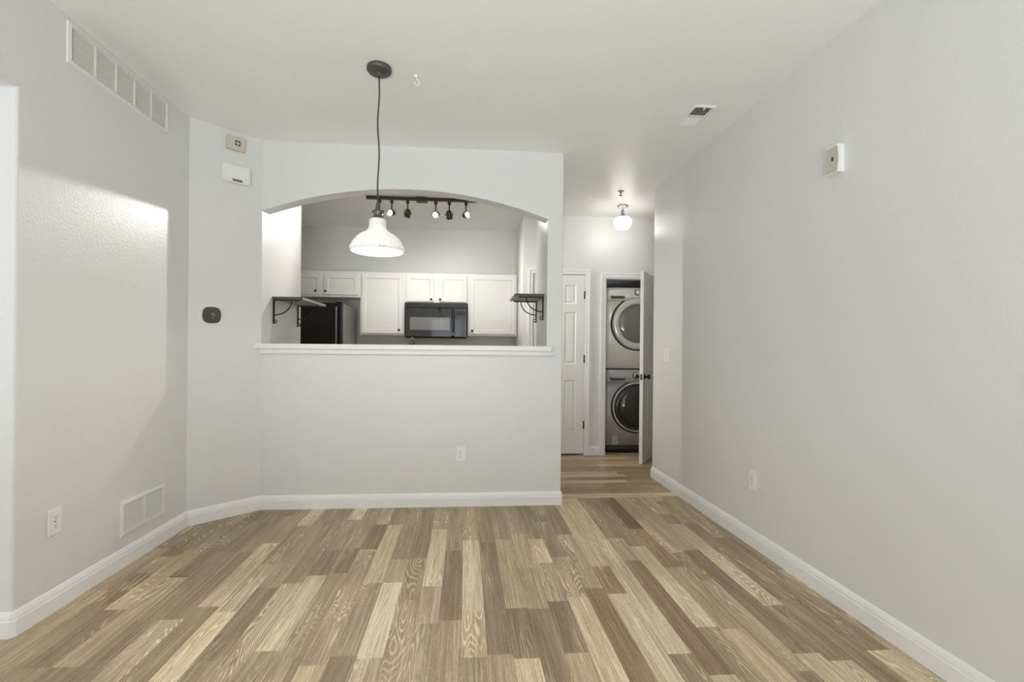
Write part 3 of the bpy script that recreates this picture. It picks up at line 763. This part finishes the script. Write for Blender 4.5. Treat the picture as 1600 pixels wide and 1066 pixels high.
# ------------------------------------------------------------------ kitchen cabinets
def panel_door(m, x0, x1, z0, z1, y, t=.019, stile=.053):
    """framed door with a recessed flat panel, front at y"""
    rect = [(0, t), (0, .003), (.003, 0), (stile - .008, 0), (stile - .004, .002), (stile, .0095), (stile + .002, .0095)]
    R = [[(x0 + d, y + e, z0 + d), (x1 - d, y + e, z0 + d), (x1 - d, y + e, z1 - d), (x0 + d, y + e, z1 - d)] for d, e in rect]
    for a, b in zip(R, R[1:]):
        for k in range(4): m.face([a[k], a[(k + 1) % 4], b[(k + 1) % 4], b[k]])
    m.face(R[-1]); m.face(R[0])
def cabinet(label, x0, x1, z0, z1, doors, name='wall_cabinet'):
    YC = 5.848
    t = thing(name, label, 'cabinet', ((x0 + x1) / 2, YC, z0), 0, 'white kitchen wall cabinets'); ox, oz = (x0 + x1) / 2, z0
    m = MB(); m.box(x0 - ox, x1 - ox, .001, YK - YC, 0, z1 - z0, .0015, 1); m.build('body', 'cab', t)
    for (a, b, c, d, kx, kz) in doors:
        m = MB(); panel_door(m, a - ox, b - ox, c - oz, d - oz, -.0195); dr = m.build('door', 'cab', t)
        k = MB(); k.lathe([(.006, 0), (.005, .01), (.012, .015), (.0145, .021), (.012, .027), (0, .029)], 18, (kx - ox, -.0195, kz - oz), (0, -1, 0)); k.build('knob', 'bronze', dr)
    return t
G = .0015
cabinet('short white two-door cabinet above the black refrigerator', -2.2, -1.268, 1.817, 2.128, [(-2.165, -1.724, 1.842, 2.088, -1.782, 1.884), (-1.69, -1.288, 1.842, 2.088, -1.666, 1.882)])
cabinet('tall white cabinet between the refrigerator and the microwave', -1.2665, -.7375, 1.364, 2.128, [(-1.246, -.758, 1.384, 2.096, -.798, 1.428)])
cabinet('short white two-door cabinet directly above the microwave', -.736, .0305, 1.760, 2.128, [(-.713, -.384, 1.775, 2.100, -.416, 1.806), (-.324, .0135, 1.775, 2.100, -.306, 1.806)])
cabinet('large white cabinet right of the microwave', .032, .638, 1.368, 2.128, [(.055, .618, 1.390, 2.104, .084, 1.428)])

# ------------------------------------------------------------------ microwave
def microwave():
    YM = 5.775
    t = thing('microwave', 'black over-the-range microwave below the short white cabinet', 'microwave', (-.352, YM, 1.335))
    W2, Hh = .369, .424
    m = MB(); m.prism([(.02, .03), (.06, .0), (YK - YM, .0), (YK - YM, Hh), (.02, Hh)], 'x', -W2, W2); m.build('body', 'micro', t)
    m = MB(); m.box(-W2, W2, .0, .02, Hh - .06, Hh, .004, 2)
    for k in range(4): m.box(-W2 + .02, W2 - .02, -.002, .001, Hh - .05 + k * .011, Hh - .046 + k * .011)
    m.build('vent_strip', 'micro', t)
    m = MB(); m.box(-W2, .192, -.004, .02, .012, Hh - .062, .006, 3); d = m.build('door', 'micro', t)
    g = MB(); g.box(-.312, .165, -.0055, -.003, .095, .248, .001, 1); g.build('window', 'grille', d)
    h = MB(); h.tube([(.207, -.005, .33), (.207, -.03, .318), (.207, -.034, .29), (.207, -.034, .12), (.207, -.03, .09), (.207, -.005, .078)], .0085, 10); h.build('handle', 'black', d)
    m = MB(); m.box(.222, W2, -.004, .02, .012, Hh - .062, .006, 3); c = m.build('control_panel', 'panel', t)
    b = MB()
    for r in range(6):
        for q in range(3): b.box(.25 + q * .034, .276 + q * .034, -.0052, -.0035, .04 + r * .033, .062 + r * .033, .001, 1)
    b.build('keypad', 'panel', c)
    b = MB(); b.box(.245, .35, -.0055, -.0035, .275, .325, .001, 1); b.build('display', 'black', c)
    m = MB(); m.prism([(-.003, .012), (.012, -.004), (.06, -.006), (.06, .012)], 'x', -W2, W2); m.build('bottom_lip', 'micro', t)
microwave()

# ------------------------------------------------------------------ refrigerator
def fridge():
    x0, x1, Yf = -2.1, -1.36, 5.40
    t = thing('refrigerator', 'black refrigerator with silver handle behind the left shelf', 'refrigerator', ((x0 + x1) / 2, Yf, 0)); hw = (x1 - x0) / 2
    m = MB(); m.box(-hw + .004, hw - .004, .062, .70, .02, 1.70, .006, 2); m.box(-hw + .03, hw - .03, .1, .66, 0, .03); m.build('cabinet_body', 'fridgeside', t)
    for a, b in ((.62, 1.708), (.06, .608)):
        m = MB(); m.box(-hw, hw - .004, 0, .054, a, b, .012, 4); d = m.build('door', 'blackdoor', t)
        if a > .5:
            h = MB(); h.tube([(hw - .06, .002, 1.66), (hw - .06, -.03, 1.652), (hw - .06, -.042, 1.62), (hw - .06, -.042, .82), (hw - .06, -.03, .79), (hw - .06, .002, .78)], .013, 12); h.build('handle', 'pewter', d)
        else:
            h = MB(); h.tube([(-hw + .1, .002, .54), (-hw + .1, -.042, .54), (hw - .1, -.042, .54), (hw - .1, .002, .54)], .013, 12); h.build('handle', 'nickel', d)
    m = MB(); m.box(-hw + .01, hw - .008, .054, .0625, .06, 1.7); m.build('gasket', 'gasket', t)
    m = MB(); m.box(hw - .09, hw - .02, .02, .11, 1.70, 1.722, .004, 2); m.build('hinge_cover', 'blackdoor', t)
fridge()

# ------------------------------------------------------------------ counter under the ledge with faucet
t = thing('kitchen_counter', 'grey kitchen counter on the far side of the half wall', 'counter', (-.45, 4.05, 0))
m = MB(); m.box(-1.04, 1.08, -.25, .30, .9, .94, .004, 2); m.build('countertop', 'backdrop', t)
m = MB(); m.box(-1.04, 1.07, -.25, .27, 0, .9); m.build('base_body', 'cab', t)
t = thing('faucet', 'dark gooseneck kitchen faucet tip just above the serving ledge', 'faucet', (-.446, 3.98, .94))
m = MB(); m.lathe([(.03, 0), (.03, .008), (.022, .015), (.022, .06), (.018, .08)], 20, cap0=True); m.build('base', 'bronze', t)
m = MB(); pts = [(0, 0, .07), (0, 0, .25)] + [(0, .085 - .085 * math.cos(a), .25 + .095 * math.sin(a)) for a in [PI * k / 12 for k in range(1, 13)]] + [(0, .17, .2)]
m.tube(pts, .017, 14); m.build('spout', 'pewter', t)
m = MB(); m.lathe([(.014, 0), (.02, -.02), (.022, -.08), (.017, -.085)], 16, (0, .17, .21), cap1=True); m.build('spray_head', 'bronze', t)

# ------------------------------------------------------------------ stacked laundry machines
def machine(name, label, z0, z1, dark):
    XW, YW = 2.0, 5.455
    h = z1 - z0; hw = .345; cz = .537 if not dark else .54 ; R = .302 if not dark else .292
    t = thing(name, label, 'dryer' if not dark else 'washing machine', (XW, YW, z0))
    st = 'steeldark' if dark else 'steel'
    m = MB(); m.box(-hw + .01, hw - .01, .05, .74, .014, h - .002, .008, 2)
    if dark:
        for sx in (-1, 1):
            for y in (.12, .68): m.tube([(sx * .28, y, 0), (sx * .28, y, .02)], .025, 12)
    m.build('cabinet_body', 'gasket' if False else st, t)
    # gently bowed front panel
    m = MB(); n = 16; zc = h - .155
    def bow(x): return .022 * (abs(x) / hw) ** 4
    def front(za, zb, yo, mm):
        for k in range(n):
            xa, xb = -hw + 2 * hw * k / n, -hw + 2 * hw * (k + 1) / n
            mm.face([(xa, bow(xa) + yo, za), (xb, bow(xb) + yo, za), (xb, bow(xb) + yo, zb), (xa, bow(xa) + yo, zb)], True)
            for z in (za, zb): mm.face([(xa, bow(xa) + yo, z), (xb, bow(xb) + yo, z), (xb, .055, z), (xa, .055, z)])
        for x in (-hw, hw): mm.face([(x, bow(x) + yo, za), (x, .055, za), (x, .055, zb), (x, bow(x) + yo, zb)])
        bmesh.ops.remove_doubles(mm.bm, verts=mm.bm.verts, dist=1e-6)
    zlow = .09 if dark else .012
    front(zlow, zc - .003, 0, m); m.build('front_panel', st, t)
    m = MB(); front(zc, h - .002, -.006, m); cp = m.build('control_panel', st, t)
    if dark:
        m = MB(); front(.012, .085, .004, m); k = m.build('kick_panel', 'gasket', t)
        m = MB(); m.box(-.27, -.13, .0025, .006, .1, .2, .002, 1); m.build('drain_cover', 'steeldark', t)
    # door: bezel groove, ring, glass
    c = (.02, 0, cz); ax = (0, -1, 0)
    if dark:
        m = MB(); m.lathe([(R + .017, -.004), (R + .017, .003), (R - .002, .006)], 56, c, ax); m.build('door_gasket', 'gasket', t)
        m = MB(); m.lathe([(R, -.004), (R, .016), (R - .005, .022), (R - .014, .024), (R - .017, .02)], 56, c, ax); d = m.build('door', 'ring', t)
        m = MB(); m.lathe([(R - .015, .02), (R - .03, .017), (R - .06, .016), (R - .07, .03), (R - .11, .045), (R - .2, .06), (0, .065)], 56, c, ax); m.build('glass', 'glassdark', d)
    else:
        m = MB(); m.lathe([(R + .017, -.004), (R + .017, .003), (R - .002, .006)], 56, c, ax); m.build('door_gasket', 'gasket', t)
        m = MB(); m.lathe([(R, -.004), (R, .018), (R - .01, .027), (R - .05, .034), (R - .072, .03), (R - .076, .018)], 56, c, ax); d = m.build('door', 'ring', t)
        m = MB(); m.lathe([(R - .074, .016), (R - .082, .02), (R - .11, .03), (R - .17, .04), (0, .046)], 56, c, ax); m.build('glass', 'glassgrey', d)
    # drawer pull
    zz = h - (.108 if not dark else .113)
    m = MB()
    if dark: m.tube([(-.295, .006, zz + .012), (-.292, -.012, zz), (-.28, -.018, zz - .003), (-.14, -.018, zz - .003), (-.128, -.012, zz), (-.125, .004, zz + .012)], .012, 8)
    else: m.prism([(-.297, zz - .02), (-.285, zz - .024), (-.15, zz - .024), (-.138, zz - .02), (-.136, zz + .006), (-.299, zz + .006)], 'y', -.0105, .01)
    m.build('drawer_pull', 'slot', cp)
    if not dark:
        m = MB(); m.box(-.300, -.135, -.0115, .0, zz + .007, zz + .014, .001, 1); m.build('pull_lip', 'ring', cp)
    kx, kz = .018 if not dark else .005, h - (.055 if not dark else .07)
    m = MB(); m.lathe([(.038, -.004), (.038, .006), (.034, .01)], 32, (kx, -.006, kz), ax); m.build('dial_base', 'slot', cp)
    m = MB(); m.lathe([(.029, .004), (.028, .026), (.024, .03), (0, .031)], 32, (kx, -.006, kz), ax); m.build('dial', 'knobsilver', cp)
    for bx in (kx - .072, kx + .06):
        m = MB(); m.lathe([(.008, 0), (.008, .005), (0, .006)], 16, (bx, -.006, kz - .038), ax); m.build('button', 'knobsilver', cp)
    if dark:
        m = MB(); m.box(.075, .2, -.0085, -.005, kz - .03, kz + .03, .001, 1); m.build('display', 'black', cp)
        m = MB(); m.lathe([(0, .0), (.009, .0), (.009, .001), (0, .001)], 20, (-.302, .0, h - .035), ax); lg = m.build('logo_badge', 'logo', cp); lg.location = (0, -.0005, 0)
        text('logo_text', 'LG', .02, 'logo', cp, (-.276, -.0005, h - .036))
    return t
machine('washing_machine', 'dark graphite front-load washing machine below the dryer', 0, .982, True)
machine('clothes_dryer', 'lighter steel dryer with grey glass door stacked on the washer', .984, 1.944, False)

# small door stop on the hall baseboard
t = thing('door_stop', 'small white rubber door stop on the baseboard between the doors', 'door stop', (1.468, YH - .0155, .077))
m = MB(); m.lathe([(.012, 0), (.012, .003), (.006, .006), (.006, .03)], 14, (0, 0, 0), (0, -1, 0)); m.build('base', 'plastic', t)
m = MB(); m.lathe([(.006, .028), (.011, .03), (.011, .042), (0, .044)], 14, (0, 0, 0), (0, -1, 0)); m.build('rubber_tip', 'rubber', t)
